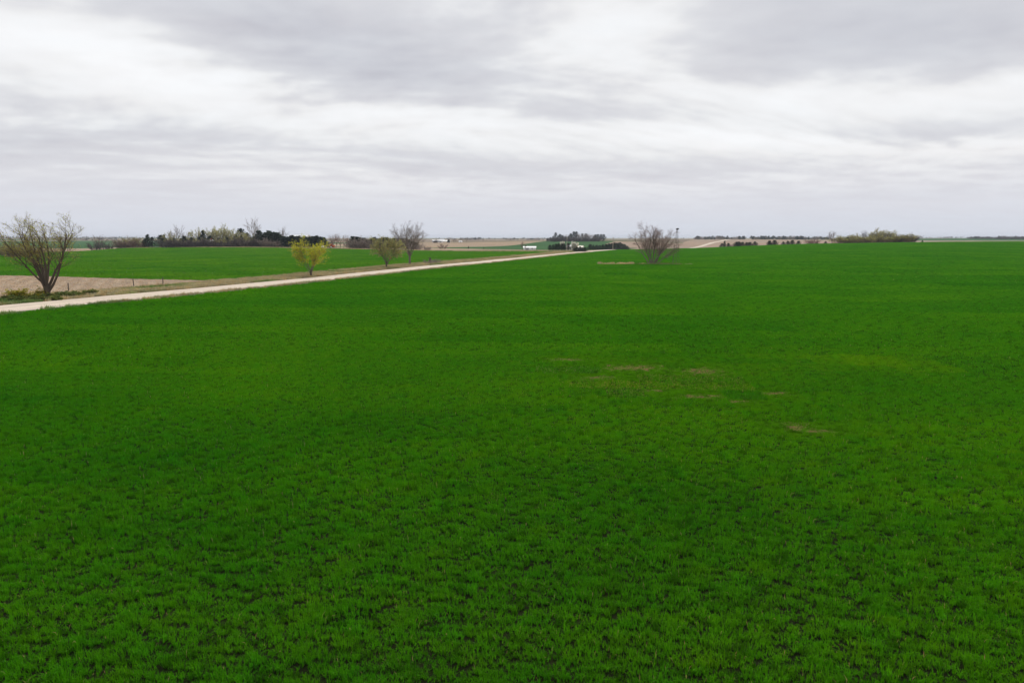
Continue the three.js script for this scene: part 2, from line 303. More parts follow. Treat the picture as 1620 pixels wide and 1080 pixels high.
LOD.forEach((l, k) => { l.geo = []; for (let i = 0; i < l.n; i++) l.geo.push(bladeTile(11 + k * 20 + i, l.size, l.o)); l.spots = l.geo.map(() => []); });
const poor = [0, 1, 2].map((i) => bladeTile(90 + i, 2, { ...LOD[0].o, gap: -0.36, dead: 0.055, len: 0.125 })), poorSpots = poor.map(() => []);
function vigour(x, z) {                                     // how the stand varies over the field: yellower where thin, blue-green where lush
  const a = fbm(x / 34, z / 13, 3), b = fbm(x / 9 + 31, z / 4, 2);
  const y = a * 0.42 + b * 0.2 + 0.5 * Math.exp(-(((x - 9) / 7) ** 2) - ((z + 40) / 7) ** 2) * (0.6 + b) + 0.4 * Math.exp(-(((x - 24) / 8) ** 2) - ((z + 42) / 5) ** 2) * (0.6 + b), k = 1 + a * 0.16 + b * 0.16;
  return [k * (1 + y), k * (1 + 0.1 * y), k * (1 - 0.5 * y)];
}
const tmp = { x: new THREE.Vector3(), y: new THREE.Vector3(), z: new THREE.Vector3() };
function tileMatrix(x, z, ang, size, r) {
  const e = size / 2, y = elevation(x, z), gx = (elevation(x + e, z) - elevation(x - e, z)) / size, gz = (elevation(x, z + e) - elevation(x, z - e)) / size;
  const flip = r() < 0.5 ? 1 : -1, c = Math.cos(ang) * flip, s = Math.sin(ang) * flip, tall = 0.88 + 0.26 * r();
  tmp.x.set(c, gx * c + gz * s, s); tmp.z.set(-s, -gx * s + gz * c, c); tmp.y.set(0, tall, 0);
  return new THREE.Matrix4().makeBasis(tmp.x, tmp.y, tmp.z).setPosition(x, y - 0.01, z);
}
const BARE = [[9.6, -33.8, 1.3, 0.6], [7.2, -35.2, 0.9, 0.4], [12.2, -28.4, 0.7, 0.7], [7.5, -41.6, 2.4, 1.2], [11.5, -40.5, 1.6, 1.3], [5, -38.5, 1.2, 0.6], [10.9, -32.8, 1.0, 0.35], [13.6, -34.6, 1.0, 0.5], [3.6, -44.5, 1.5, 0.7], [12.8, -27.6, 0.8, 0.25]];
const bare = (x, z) => { let m = 0; for (const [a, b, w, h] of BARE) m = Math.max(m, Math.exp(-(((x - a) / w) ** 2) - ((z - b) / h) ** 2)); return m; };
function thinStand(list, ang) {                            // the poor spots of the stand: fewer, shorter, partly dead plants on straw-littered soil
  const r = rng(1234), g = new Geo(), ca = Math.cos(ang), sa = Math.sin(ang);
  for (const [cx, cz] of list) for (let k = 0; k < 6400; k++) {
    const a = (r() - 0.5) * 2, row = Math.floor(r() * 11) * 0.19 - 0.95 + (r() - 0.5) * 0.1, x = cx + a * ca - row * sa, z = cz + a * sa + row * ca, n = bare(x, z) * 1.2 - 0.38 + 1.9 * noise(x / 0.42, z / 0.17), m = clamp(n, 0, 1) * smooth(0.05, 0.4, bare(x, z)), dead = r() < m * 0.5 + 0.012;
    if (!dead && r() < m * 0.7) continue;
    const L = dead ? 0.14 * (0.5 + r()) : 0.135 * (0.6 + 0.6 * r()) * (1 - 0.4 * m), lean = dead ? 1.3 + 0.3 * r() : 0.25 + 0.7 * r(), w = 0.0095, q = r() * 6.28, cq = Math.cos(q), sq = Math.sin(q), t = (0.78 + 0.44 * r()) * (1 + 0.5 * fbm(x / 0.5, z / 0.2, 2)) * (1.1 - 0.5 * smooth(0.1, 0.42, fbm(x / 0.6 + 40, z / 0.22, 2))), col = dead ? straw(r) : [t * 1.25, t, t], y = elevation(x, z), h = dead ? 0.02 : 0;  // last tone factor paints the same shaded-hollow clumps as the blade tiles
    const A = g.v(x - sq * w / 2, y + h, z + cq * w / 2, col), B = g.v(x + sq * w / 2, y + h, z - cq * w / 2, col), e = Math.sin(lean) * L, f = Math.cos(lean) * L, C = g.v(x + cq * e * 0.6 - sq * w * 0.4, y + h + f * 0.75, z + sq * e * 0.6 + cq * w * 0.4, col), D = g.v(x + cq * e * 0.6 + sq * w * 0.4, y + h + f * 0.75, z + sq * e * 0.6 - cq * w * 0.4, col), E = g.v(x + cq * e * 1.2, y + h + f, z + sq * e * 1.2, col);
    g.tri(A, B, D); g.tri(A, D, C); g.tri(C, D, E);
  }
  return g.build();
}
const thinList = [];
function layTile(k, x, z, ang, r, spots) {
  const l = LOD[k];
  if (k === 0 && spots === undefined && Math.max(bare(x, z), bare(x - 0.7, z), bare(x + 0.7, z), bare(x, z - 0.5), bare(x, z + 0.5)) > 0.3) { thinList.push([x, z]); return; }
  if (k === 0 && spots === undefined && Math.exp(-(((x - 8) / 5.5) ** 2) - ((z + 39) / 6) ** 2) + 0.5 * noise(x / 3, z / 3) + 0.3 * (r() - 0.5) > 0.5) { poorSpots[Math.floor(r() * 3)].push([tileMatrix(x, z, ang, l.size, r), vigour(x, z)]); return; }
  (spots ?? l.spots)[Math.floor(r() * l.n)].push([tileMatrix(x, z, ang, l.size, r), vigour(x, z)]);
}
const seen = (x, z, m = 14) => -z > 2 && Math.abs(x) < -z * 0.86 + m;
{
  const r = rng(4242), B = 0.083, cb = Math.cos(B), sb = Math.sin(B), at = (a, b) => [a * cb - b * sb, a * sb + b * cb];
  const ok = (x, z) => { const [s, t] = toST(x, z); return t > -59 && s < 545 && seen(x, z); };
  for (let a = -560; a < 560; a += 8) for (let b = -600; b < 20; b += 8) {
    const [x, z] = at(a + 4, b + 4), d = Math.hypot(x, z);
    if (!seen(x, z, 22)) continue;
    const k = d < 52 ? 0 : d < 140 ? 1 : 2, n = [4, 2, 1][k], q = 8 / n;
    for (let i = 0; i < n; i++) for (let j = 0; j < n; j++) { const [tx, tz] = at(a + (i + 0.5) * q, b + (j + 0.5) * q); if (ok(tx, tz)) layTile(k, tx, tz, B, r); }
  }
  const ang = Math.atan2(-CA, SA);                          // the headland is drilled along the road
  for (let s = 0; s < 540; s += 4) for (let t = -70; t < -56; t += 4) { const [x, z] = toXZ(s, t + (t < -69 ? 0.2 * noise(s / 9, 1) : 0)); if (seen(x, z)) layTile(1, x, z, ang, r); }
}
function layStuff(name, label, category, sets, mat) {
  const g = new THREE.Group(); g.name = numbered(name); scene.add(g); tag(g, label, category, undefined, 'stuff');
  for (const [geo, spots] of sets) {
    if (!spots.length) continue;
    const im = new THREE.InstancedMesh(geo, mat, spots.length); im.name = 'blades'; im.userData.kind = 'stuff'; const c = new THREE.Color();
    spots.forEach(([m, q], i) => { im.setMatrixAt(i, m); im.setColorAt(i, c.setRGB(...q)); }); g.add(im);
  }
  return g;
}
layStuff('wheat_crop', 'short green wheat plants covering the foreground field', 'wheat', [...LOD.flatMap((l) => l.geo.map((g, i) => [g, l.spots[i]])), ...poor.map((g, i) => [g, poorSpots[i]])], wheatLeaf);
{ const m = new THREE.Mesh(thinStand(thinList, 0.083), wheatLeaf); m.name = 'thin_wheat'; scene.add(m); tag(m, 'thin yellowed wheat with straw showing right of the middle of the field', 'wheat', undefined, 'stuff'); console.log('thin tiles', thinList.length); }
{
  const r = rng(515), spots = LOD[2].geo.map(() => []), ang = Math.atan2(-CA, SA);
  for (let s = 114; s < 400; s += 8) for (let t = -94; t > -640; t -= 8) { const [x, z] = toXZ(s, t); if (seen(x, z, 20)) layTile(2, x, z, ang + Math.PI / 2, r, spots); }
  layStuff('wheat_crop', 'green wheat plants in the field beyond the gravel road', 'wheat', LOD[2].geo.map((g, i) => [g, spots[i]]), leafMaterial([0.092, 0.275, 0.010], 0.55));
}
{ // dry residue on the stubble field and rough grass on the verges
  const r = rng(616), res = [0, 1, 2].map((i) => bladeTile(140 + i, 4, { row: 0.76, step: 0.12, loose: 0.5, blades: 4, len: 0.17, width: 0.03, lean: 1.3, clump: [1.2, 0.8], gap: -0.35, vary: 0.5, dead: 0 })), a = res.map(() => []);
  for (let s = 40; s < 109; s += 4) for (let t = -94; t > -330; t -= 4) { const [x, z] = toXZ(s, t); if (seen(x, z, 10)) a[Math.floor(r() * 3)].push([tileMatrix(x, z, Math.atan2(-CA, SA) + 0.5, 4, r), (() => { const k = 0.9 + 0.2 * r(); return [k, k, k]; })()]); }
  layStuff('stubble', 'dry tan crop residue lying on the brown field', 'stubble', res.map((g, i) => [g, a[i]]), leafMaterial([0.46, 0.36, 0.25], 0.1));
  const tuft = [0, 1, 2, 3].map((i) => bladeTile(170 + i, 2, { row: 0.3, step: 0.14, loose: 1, blades: 6, len: 0.42, width: 0.03, lean: 0.9, clump: [0.7, 0.7], gap: -0.2, vary: 0.9, dead: 0 })), b = tuft.map(() => []);
  const put = (s, t) => { const [x, z] = toXZ(s, t); if (!seen(x, z, 10)) return; const m = fbm(s / 14, t / 3, 2), green = smooth(-0.25, 0.35, m + (s < 66 ? 0.35 : -0.25)), k = 0.75 + 0.4 * r(); const mm = tileMatrix(x, z, r() * 6, 2, r); b[Math.floor(r() * 4)].push([mm, [k * (1 - 0.66 * green), k * (1 - 0.36 * green), k * (1 - 0.70 * green)]]); };
  for (let s = 10; s < 402; s += 1.6) { for (let t = -82.2; t > -91.5; t -= 1.7) put(s, t + (r() - 0.5)); if (r() < 0.8) put(s, -71.6 + 0.5 * r()); }
  for (let s = 402; s < 409; s += 1.7) for (let t = -86; t > -420; t -= 2) put(s, t);
  layStuff('verge_grass', 'rough dry and green grass tufts along the road edges', 'grass', tuft.map((g, i) => [g, b[i]]), leafMaterial([0.48, 0.40, 0.22], 0.2));
  const old = tuft.map(() => []), c0 = site(982, 214);
  for (let i = 0; i < 64; i++) { const x = c0[0] + (r() + r() - 1) * 8, z = c0[2] + (r() + r() - 1) * 1.6, k = 0.85 + 0.4 * r(); old[i & 3].push([tileMatrix(x, z, r() * 6, 2, r).multiply(new THREE.Matrix4().makeScale(0.8, 0.35 + 1.5 * r() ** 4, 0.8)), [1.25 * k, 1.15 * k, 1.2 * k]]); }
  const c1 = site(1048, 213); for (let i = 0; i < 26; i++) { const k = 0.6 + 0.3 * r(); old[i & 3].push([tileMatrix(c1[0] + (r() + r() - 1) * 9, c1[2] + (r() + r() - 1) * 3, r() * 6, 2, r), [0.6 * k, 0.8 * k, 0.5 * k]]); }
  layStuff('dead_grass', 'pale dead grass patch left of the lone bare tree', 'grass', tuft.map((g, i) => [g, old[i]]), leafMaterial([0.48, 0.40, 0.22], 0.2));
}
console.log('crops', performance.now() | 0);

// ---------------------------------------------------------------- trees
function growTree(seed, o) {
  const r = rng(seed), lr = rng(seed + 5000), wood = new Geo(), limb = new Geo(), twig = new Geo(), leaf = new Geo(), max = o.kids.length;
  const rn = () => r() + r() - 1;
  function grow(p, d, len, rad, lvl, az0) {
    const n = lvl === 0 ? 4 : lvl <= 1 ? 6 : lvl === max ? 2 : 4, pts = [p], rads = [rad]; let q = p, e = d;
    const end = lvl === max ? 0.25 : lvl === 0 ? 0.8 : 0.3;
    for (let k = 1; k <= n; k++) {
      const gn = o.gnarl * (lvl ? 1 : 0.4); e = [e[0] + rn() * gn + o.wind[0] * (lvl / max), e[1] + rn() * gn * 0.6 + (o.up[lvl] ?? 0), e[2] + rn() * gn + o.wind[1] * (lvl / max)];
      const l = Math.hypot(...e); e = e.map((v) => v / l); q = [q[0] + e[0] * len / n, q[1] + e[1] * len / n, q[2] + e[2] * len / n]; pts.push(q); rads.push(rad * (1 + (end - 1) * k / n));
    }
    if (lvl === 0) rads[0] *= 1.35;
    if (lvl === max && o.flat) { const a = r() * 6.28; twig.sliver(pts[0], pts[n], rad * 1.6, Math.cos(a), Math.sin(a)); } else (lvl <= (o.stems ? 1 : 0) ? wood : lvl < max ? limb : twig).tube(pts, rads, lvl === 0 ? 8 : lvl === 1 ? 6 : lvl < max ? 4 : 3);
    if (lvl < max) {
      const c = o.kids[lvl] * (0.8 + 0.4 * r()), from = o.from[lvl];
      for (let i = 0; i < Math.round(c); i++) {
        const f = clamp(from + (1 - from) * (i + 0.3 + 0.6 * r()) / c, 0, 0.999), k = Math.min(n - 1, Math.floor(f * n)), ff = f * n - k;
        const s = [0, 1, 2].map((a) => pts[k][a] + (pts[k + 1][a] - pts[k][a]) * ff), dir = [0, 1, 2].map((a) => pts[k + 1][a] - pts[k][a]), dl = Math.hypot(...dir), dd = dir.map((v) => v / dl);
        const az = i * 2.4 + az0 + r(), A = o.ang[lvl] * (0.65 + 0.7 * r()); let ux = dd[1], uy = -dd[0], uz = 0; if (Math.hypot(ux, uy) < 0.1) { ux = 1; uy = 0; } const ul = Math.hypot(ux, uy); ux /= ul; uy /= ul;
        const vx = dd[1] * uz - dd[2] * uy, vy = dd[2] * ux - dd[0] * uz, vz = dd[0] * uy - dd[1] * ux, ca = Math.cos(az) * Math.sin(A), sa = Math.sin(az) * Math.sin(A), co = Math.cos(A);
        grow(s, [dd[0] * co + ux * ca + vx * sa, dd[1] * co + uy * ca + vy * sa, dd[2] * co + uz * ca + vz * sa], len * o.ratio[lvl] * (lvl ? 0.7 + 0.6 * r() : 0.88 + 0.24 * r()) * (1 - o.taper * f * (lvl ? 1 : 0)), Math.max(rads[k] * o.thick[lvl] * (0.8 + 0.4 * r()), o.min), lvl + 1, r() * 6.28);
      }
    }
    if (o.leaves && lvl >= max - 1) {
      const ln = () => lr() + lr() - 1, c = o.leaves * (lvl === max ? 1 : 0.5), size = o.leafSize;
      for (let i = 0; i < Math.floor(c + lr()); i++) { const f = lr(), k = Math.min(n - 1, Math.floor(f * n)), a = pts[k], b = pts[k + 1], ff = f * n - k, kk = 0.75 + 0.5 * lr(), w = 1 + 0.3 * ln(); leaf.leaf(a[0] + (b[0] - a[0]) * ff + ln() * size, a[1] + (b[1] - a[1]) * ff + ln() * size, a[2] + (b[2] - a[2]) * ff + ln() * size, size * (0.6 + 0.8 * lr()), lr, [kk * w, kk, kk * (2 - w)]); }
    }
  }
  if (o.stems) for (let i = 0; i < o.stems; i++) { const a = i / o.stems * 6.283 + r() * 0.7, t = o.splay * (0.25 + 0.85 * r()), b = o.base * (0.5 + 0.5 * r()); grow([Math.cos(a) * b, -0.25, Math.sin(a) * b], [Math.cos(a) * Math.sin(t), Math.cos(t), Math.sin(a) * Math.sin(t)], o.trunk * (0.75 + 0.4 * r()), o.rad * (0.6 + 0.5 * r()), 1, r() * 6.28); }
  else grow([0, -0.25, 0], [o.leanTrunk ?? 0, 1, 0], o.trunk, o.rad, 0, r() * 6.28);
  const hs = []; for (const g of [limb, twig]) for (let i = 1; i < g.p.length; i += 3) hs.push(g.p[i]); hs.sort((a, b) => a - b); const top = hs[Math.floor(hs.length * 0.985)];
  const k = o.height / top; return { wood, limb, twig, leaf, scale: k };
}
function treeThing(name, label, category, group, [x, y, z], shape, mats, turn = 0, k = 1) {
  const t = thing(name, label, category, group), s = shape.scale * k;
  shape.made ??= { wood: shape.wood.empty ? null : shape.wood.build(), limb: shape.limb.empty ? null : shape.limb.build(), twig: shape.twig.empty ? null : shape.twig.build(), leaf: shape.leaf.empty ? null : shape.leaf.build() };
  const m = shape.made;
  if (m.wood) part('trunk', m.wood, mats[0], t); if (m.limb) part('branches', m.limb, mats[1], t); if (m.twig) part('twigs', m.twig, mats[2] ?? mats[1], t); if (m.leaf) part('leaves', m.leaf, mats[3], t);
  t.scale.setScalar(s); t.rotation.y = turn; t.position.set(x, y, z); return t;
}
const budYellow = leafMaterial([0.52, 0.52, 0.03], 0.5), budGreen = leafMaterial([0.38, 0.37, 0.07], 0.5), budPale = leafMaterial([0.42, 0.41, 0.18], 0.4), budOlive = leafMaterial([0.36, 0.35, 0.12], 0.45);

// the roadside trees
treeThing('leaning_elm', 'large wind-leaning tree with sparse young leaves, leftmost by the gravel road', 'tree', undefined, site(66, 91.5),
  growTree(34, { kids: [8, 10, 8, 8], from: [0.35, 0.3, 0.15, 0.1], ang: [0.5, 0.55, 0.6, 0.65], ratio: [4.0, 0.36, 0.5, 0.5], thick: [0.42, 0.4, 0.45, 0.5], up: [0, 0.035, 0.05, 0.0], wind: [-0.11, 0], gnarl: 0.19, taper: 0.3, min: 0.0075, trunk: 1.7, rad: 0.36, height: 10.5, leaves: 0.8, leafSize: 0.12, leanTrunk: -0.02 }), [M.bark, M.bark, M.twigBrown, budGreen], 0.4);
treeThing('yellow_budding_tree', 'small tree with bright yellow-green spring crown beside the gravel road', 'tree', undefined, site(489, 146),
  growTree(36, { kids: [8, 8, 7, 6], from: [0.4, 0.3, 0.15, 0.12], ang: [0.6, 0.65, 0.75, 0.8], ratio: [2.9, 0.42, 0.48, 0.5], thick: [0.42, 0.42, 0.45, 0.5], up: [0, 0.03, 0.02, 0], wind: [-0.02, 0], gnarl: 0.2, taper: 0.2, min: 0.013, trunk: 1.5, rad: 0.2, height: 7.6, leaves: 2.6, leafSize: 0.16 }), [M.bark, M.barkGrey, M.twigGrey, budYellow], 1.0);
treeThing('budding_tree', 'thin pale green budding tree just left of the tall bare roadside tree', 'tree', undefined, site(610, 184),
  growTree(48, { kids: [8, 8, 7, 6], from: [0.35, 0.25, 0.15, 0.12], ang: [0.65, 0.7, 0.75, 0.8], ratio: [2.8, 0.45, 0.48, 0.5], thick: [0.42, 0.42, 0.45, 0.5], up: [0, 0.01, 0, 0], wind: [-0.03, 0], gnarl: 0.2, taper: 0.25, min: 0.014, trunk: 1.7, rad: 0.2, height: 8.0, leaves: 2.4, leafSize: 0.17 }), [M.bark, M.barkGrey, M.twigGrey, budOlive], 2.2);
treeThing('bare_vase_tree', 'tall bare grey tree with rounded crown on the roadside by a stump', 'tree', undefined, site(647, 206),
  growTree(63, { kids: [13, 10, 9, 9], from: [0.62, 0.3, 0.2, 0.12], ang: [0.55, 0.55, 0.6, 0.7], ratio: [2.0, 0.42, 0.48, 0.5], thick: [0.42, 0.42, 0.45, 0.5], up: [0, 0.03, 0.03, 0], wind: [0, 0], gnarl: 0.2, taper: 0.3, min: 0.012, trunk: 3.6, rad: 0.34, height: 12 }), [M.barkGrey, M.barkGrey, M.twigGrey], 0);
treeThing('bare_willow', 'broad bare multi-stemmed tree alone in the wheat beside the windmill', 'tree', undefined, site(1034, 215),
  growTree(67, { stems: 15, splay: 0.64, base: 0.9, kids: [0, 11, 9, 9], from: [0, 0.35, 0.15, 0.12], ang: [0, 0.55, 0.65, 0.75], ratio: [1, 0.32, 0.48, 0.5], thick: [1, 0.42, 0.45, 0.5], up: [0, -0.015, 0.04, 0.0], wind: [0.01, 0], gnarl: 0.24, taper: 0.25, min: 0.012, trunk: 8, rad: 0.2, height: 11.4 }), [M.barkGrey, M.twigBrown, M.twigRed], 0.3);

// small cedars, brush and grove trees: a few shapes of each kind, every tree a thing of its own
function cedarShape(seed, h, w, dense = 1) {
  const r = rng(seed), wood = new Geo(), leaf = new Geo(); wood.tube([[0, -0.3, 0], [0.03, h * 0.4, 0], [0, h * 0.92, 0]], [0.035 * h, 0.022 * h, 0.005 * h], 6);
  const nb = Math.round(85 * dense);
  for (let i = 0; i < nb; i++) {
    const f = 0.04 + 0.95 * Math.pow((i + r()) / nb, 1.25), y0 = f * h, prof = Math.pow(1 - f, 0.75) * (0.55 + 0.45 * smooth(0, 0.18, f)) + 0.04, L = w * 0.5 * prof * (0.7 + 0.55 * r()), a = i * 2.4 + r(), up = 0.35 + 0.5 * r();
    for (let k = 0; k < 13; k++) { const q = Math.sqrt(r()), s = 0.062 * h * (0.7 + 0.8 * r()), x = Math.cos(a) * L * q + (r() - 0.5) * s * 1.6, z = Math.sin(a) * L * q + (r() - 0.5) * s * 1.6, y = Math.min(y0 + L * q * up + (r() - 0.5) * s, h), t = 0.7 + 0.6 * r(); leaf.leaf(x, Math.max(y, 0.05), z, s, r, [t * (0.9 + 0.3 * r()), t, t]); }
  }
  for (let k = 0; k < 10; k++) leaf.leaf((r() - 0.5) * 0.03 * h, h * (0.92 + 0.07 * r()), (r() - 0.5) * 0.03 * h, 0.04 * h, r, [1, 1, 1]);
  return { wood, limb: new Geo(), twig: new Geo(), leaf, scale: 1 };
}
const far = { from: [0.4, 0.25, 0.2], ang: [0.55, 0.6, 0.7], ratio: [1.7, 0.55, 0.5], thick: [0.55, 0.5, 0.5], up: [0, 0.05, 0.02], wind: [0, 0], gnarl: 0.2, taper: 0.3, min: 0.04, trunk: 3.2, rad: 0.24, height: 10, flat: true };
const SH = {
  cedar: [1, 2, 3, 4].map((i) => cedarShape(200 + i, 6, 3.9 + 0.4 * (i % 3))),
  pine: [1, 2].map((i) => { const c = cedarShape(220 + i, 9, 7.5, 0.9); for (let k = 1; k < c.leaf.p.length; k += 3) c.leaf.p[k] = 1.6 + c.leaf.p[k] * 0.8; return c; }),
  bare: [1, 2, 3].map((i) => growTree(240 + i, { ...far, kids: [7, 7, 9] })),
  tall: [1, 2].map((i) => growTree(250 + i, { ...far, kids: [8, 6, 7], ratio: [1.0, 0.6, 0.5], ang: [0.4, 0.5, 0.6], trunk: 6 })),
  bud: [1, 2, 3].map((i) => growTree(260 + i, { ...far, kids: [7, 6, 8], leaves: 4.5, leafSize: 0.3, from: [0.25, 0.2, 0.2] })),
  brush: [1, 2, 3].map((i) => growTree(270 + i, { ...far, stems: 12, splay: 0.85, base: 1.2, trunk: 3.2, rad: 0.09, min: 0.035, kids: [0, 9, 9], ang: [0, 0.6, 0.7], ratio: [1, 0.55, 0.5], from: [0, 0.1, 0.1], height: 4 })),
  brushBud: [1, 2].map((i) => growTree(280 + i, { ...far, stems: 9, splay: 0.8, base: 1.2, trunk: 3.2, rad: 0.09, min: 0.035, kids: [0, 8, 7], ang: [0, 0.6, 0.7], ratio: [1, 0.55, 0.5], from: [0, 0.1, 0.1], height: 4, leaves: 4, leafSize: 0.22 })),
  bloom: [1, 2].map((i) => growTree(290 + i, { ...far, kids: [7, 7, 8], trunk: 1.4, leaves: 6, leafSize: 0.3, height: 5, from: [0.2, 0.15, 0.15] })),
};
const BASE_H = { cedar: 6, pine: 8.8, bare: 10, tall: 10, bud: 10, brush: 4, brushBud: 4, bloom: 5 };
const cedarLeaf = leafMaterial([0.028, 0.048, 0.026], 0.1), pineLeaf = leafMaterial([0.026, 0.042, 0.026], 0.1), bloomLeaf = leafMaterial([0.72, 0.70, 0.60], 0.3), purple = std([0.085, 0.068, 0.062]);
const MATS = { cedar: [M.bark, 0, 0, cedarLeaf], pine: [M.bark, 0, 0, pineLeaf], bare: [M.barkGrey, M.twigBrown, M.twigBrown], tall: [M.barkGrey, M.twigGrey, M.twigGrey], bud: [M.barkGrey, M.twigGrey, M.twigGrey, budPale], brush: [purple, purple, purple], brushBud: [M.twigBrown, M.twigBrown, M.twigBrown, budOlive], bloom: [M.bark, M.twigBrown, M.twigBrown, bloomLeaf] };
const KIND = { cedar: ['cedar_tree', 'dark cone-shaped cedar', 'cedar'], pine: ['pine_tree', 'dark broad pine', 'pine'], bare: ['bare_tree', 'bare brown tree', 'tree'], tall: ['tall_bare_tree', 'tall bare pale tree', 'tree'], bud: ['budding_grove_tree', 'pale yellow-green budding tree', 'tree'], brush: ['brush_thicket', 'bare purple-brown brush', 'shrub'], brushBud: ['budding_shrub', 'olive budding shrub', 'shrub'], bloom: ['blossom_tree', 'white flowering tree', 'tree'] };
const rr = rng(909);
function plant(kind, px, D, h, label, group, wide = 1, mats) {
  const v = SH[kind][Math.floor(rr() * SH[kind].length)], [x, y, z] = site(px, D);
  const t = treeThing(KIND[kind][0], label, KIND[kind][2], group, [x, y - 0.05, z], v, mats ?? MATS[kind], rr() * 6.28, h / BASE_H[kind]);
  wide *= 0.82 + 0.4 * rr(); t.scale.x *= wide; t.scale.z *= wide; t.scale.y *= 0.88 + 0.26 * rr(); return t;
}
function row(kind, list, where, group, wide = 1, mats) {     // list: [px, D, height] from left to right
  list.sort((a, b) => a[0] - b[0]).forEach(([px, D, h, w], i) => plant(kind, px, D, h, list.length > 1 ? `${ORD[i]} ${KIND[kind][1]} from the left ${where}` : `${KIND[kind][1]} ${where}`, group, w ?? wide, mats));
}
const j = (a) => a * (rr() - 0.5) * 2;
// far-left brush behind the leaning elm and at the corner of the left wheat field
row('brushBud', [[4, 300, 6], [14, 308, 5.5], [26, 300, 5]], 'behind the leaning elm trunk', 'brush behind the leaning elm', 1.2);
row('brush', [[10, 330, 6], [34, 330, 5], [48, 335, 4.5]], 'far behind the leaning elm', 'brown brush behind the leaning elm', 1.3);
row('bare', [[155, 560, 11.5, 1.2]], 'standing alone left of the farm grove', undefined);
row('brush', [[148, 556, 6], [163, 557, 5.5], [172, 556, 3.5]], 'under the lone bare tree', 'brush under the lone bare tree', 1.2);
row('brush', [[190, 512, 5.6], [199, 516, 7], [208, 516, 7.2], [217, 514, 6.5]], 'at the left end of the farm grove', 'rounded brush at the grove end', 1.35, [M.twigRed, M.twigRed, M.twigBrown]);
row('brushBud', [[204, 520, 8.3], [213, 522, 7.6]], 'at the left grove end', 'budding brush at the grove end', 1.2);
row('cedar', [[233, 508, 9.4], [240, 514, 7], [254, 506, 9.6], [259, 512, 8.2], [228, 514, 6]], 'at the left end of the farm grove', 'cedars at the left end of the grove', 1.15);
row('brush', [...Array(26)].map((_, i) => [262 + i * 6.6 + j(2), 496 + j(4), 5.2 + j(1.1)]), 'in the low thicket along the grove front', 'thicket along the grove front', 1.35);
row('bud', [[268, 510, 9.5, 1.2], [310, 520, 12.4, 1], [336, 516, 13, 1.1], [343, 522, 13.4, 1], [352, 516, 14, 1], [362, 512, 11.5, 1.1], [368, 514, 12, 1.1], [388, 506, 9.5, 1.1], [301, 515, 9, 1]], 'rising above the grove thicket', 'budding trees in the grove');
row('bare', [[279, 516, 15.2, 1.05], [292, 520, 12, 1], [325, 522, 11, 1]], 'standing over the left half of the grove', 'bare trees in the grove');
row('cedar', [272, 284, 290, 303, 315, 330, 345, 357, 372, 379, 394, 404].map((p) => [p + j(2), 508 + j(3), 7.2 + j(1.2)]), 'deep inside the farm grove', 'cedars deep in the grove', 1.4);
row('brushBud', [[276, 502, 6.5], [296, 503, 6], [318, 503, 6.6], [342, 502, 6], [360, 502, 7], [398, 500, 7], [410, 502, 6]], 'in the middle of the farm grove', 'budding shrubs in the grove', 1.2);
row('pine', [[381, 518, 14, 0.9], [391, 520, 10.5, 1]], 'in the right half of the farm grove', 'pines in the grove');
row('cedar', [[321, 512, 11]], 'pointing above the grove thicket alone', undefined);
row('tall', [[401, 514, 19.5, 0.9], [408, 520, 16, 0.8], [449, 520, 15, 0.8]], 'towering over the farm grove', 'tall bare trees over the grove');
row('cedar', [...Array(15)].map((_, i) => [411 + i * 5.6 + j(1.2), 498 + j(3), i < 6 ? 9.5 + j(1.2) : 7.2 + j(0.8)]), 'in the windbreak before the white-roofed shed', 'windbreak cedars by the shed', 1.8);
row('cedar', [...Array(14)].map((_, i) => [444 + i * 5.2 + j(1.2), 505 + j(2), 7.6 + j(0.7)]), 'in the back row of the shed windbreak', 'back row of the shed windbreak', 1.7);
row('cedar', [[419, 505, 11.2], [426, 506, 12], [437, 506, 10.6], [495, 500, 8.6], [501, 500, 8.4], [507, 498, 8], [512, 497, 6.4]], 'in the taller cedars beside the shed windbreak', 'taller cedars by the shed', 1.4);
row('brush', [[386, 492, 6.2], [420, 492, 5.6], [424, 493, 6], [429, 491, 5.4]], 'before the windbreak cedars', 'brush before the windbreak', 1.3, [M.twigGrey, M.twigGrey, M.twigGrey]);
row('bare', [[526, 520, 8.6, 1.1], [532, 516, 9.2, 1], [538, 520, 8.6, 1], [547, 518, 8.2, 1]], 'between the tractor and the utility pole', 'bare trees in the farm yard', 1, [M.twigGrey, M.twigRed, M.twigRed]);
row('brush', [[517, 512, 5.4], [553, 500, 5]], 'in the farm yard beside the bare trees', 'brush in the farm yard', 1.3, [M.twigGrey, M.twigGrey, M.twigGrey]);
row('cedar', [...Array(18)].map((_, i) => [558 + i * 5.9 + j(1.2), 478 + j(3), 7.0 + j(0.7) - (i > 14 ? (i - 14) * 0.9 : 0)]), 'in the windbreak behind the roadside trees', 'windbreak behind the roadside trees', 1.9);
row('brush', [[563, 470, 6.4], [569, 471, 7.2], [575, 470, 7], [582, 470, 6.4], [656, 468, 5]], 'before the windbreak behind the roadside trees', 'grey brush before the windbreak', 1.3, [M.twigGrey, M.twigGrey, M.twigGrey]);
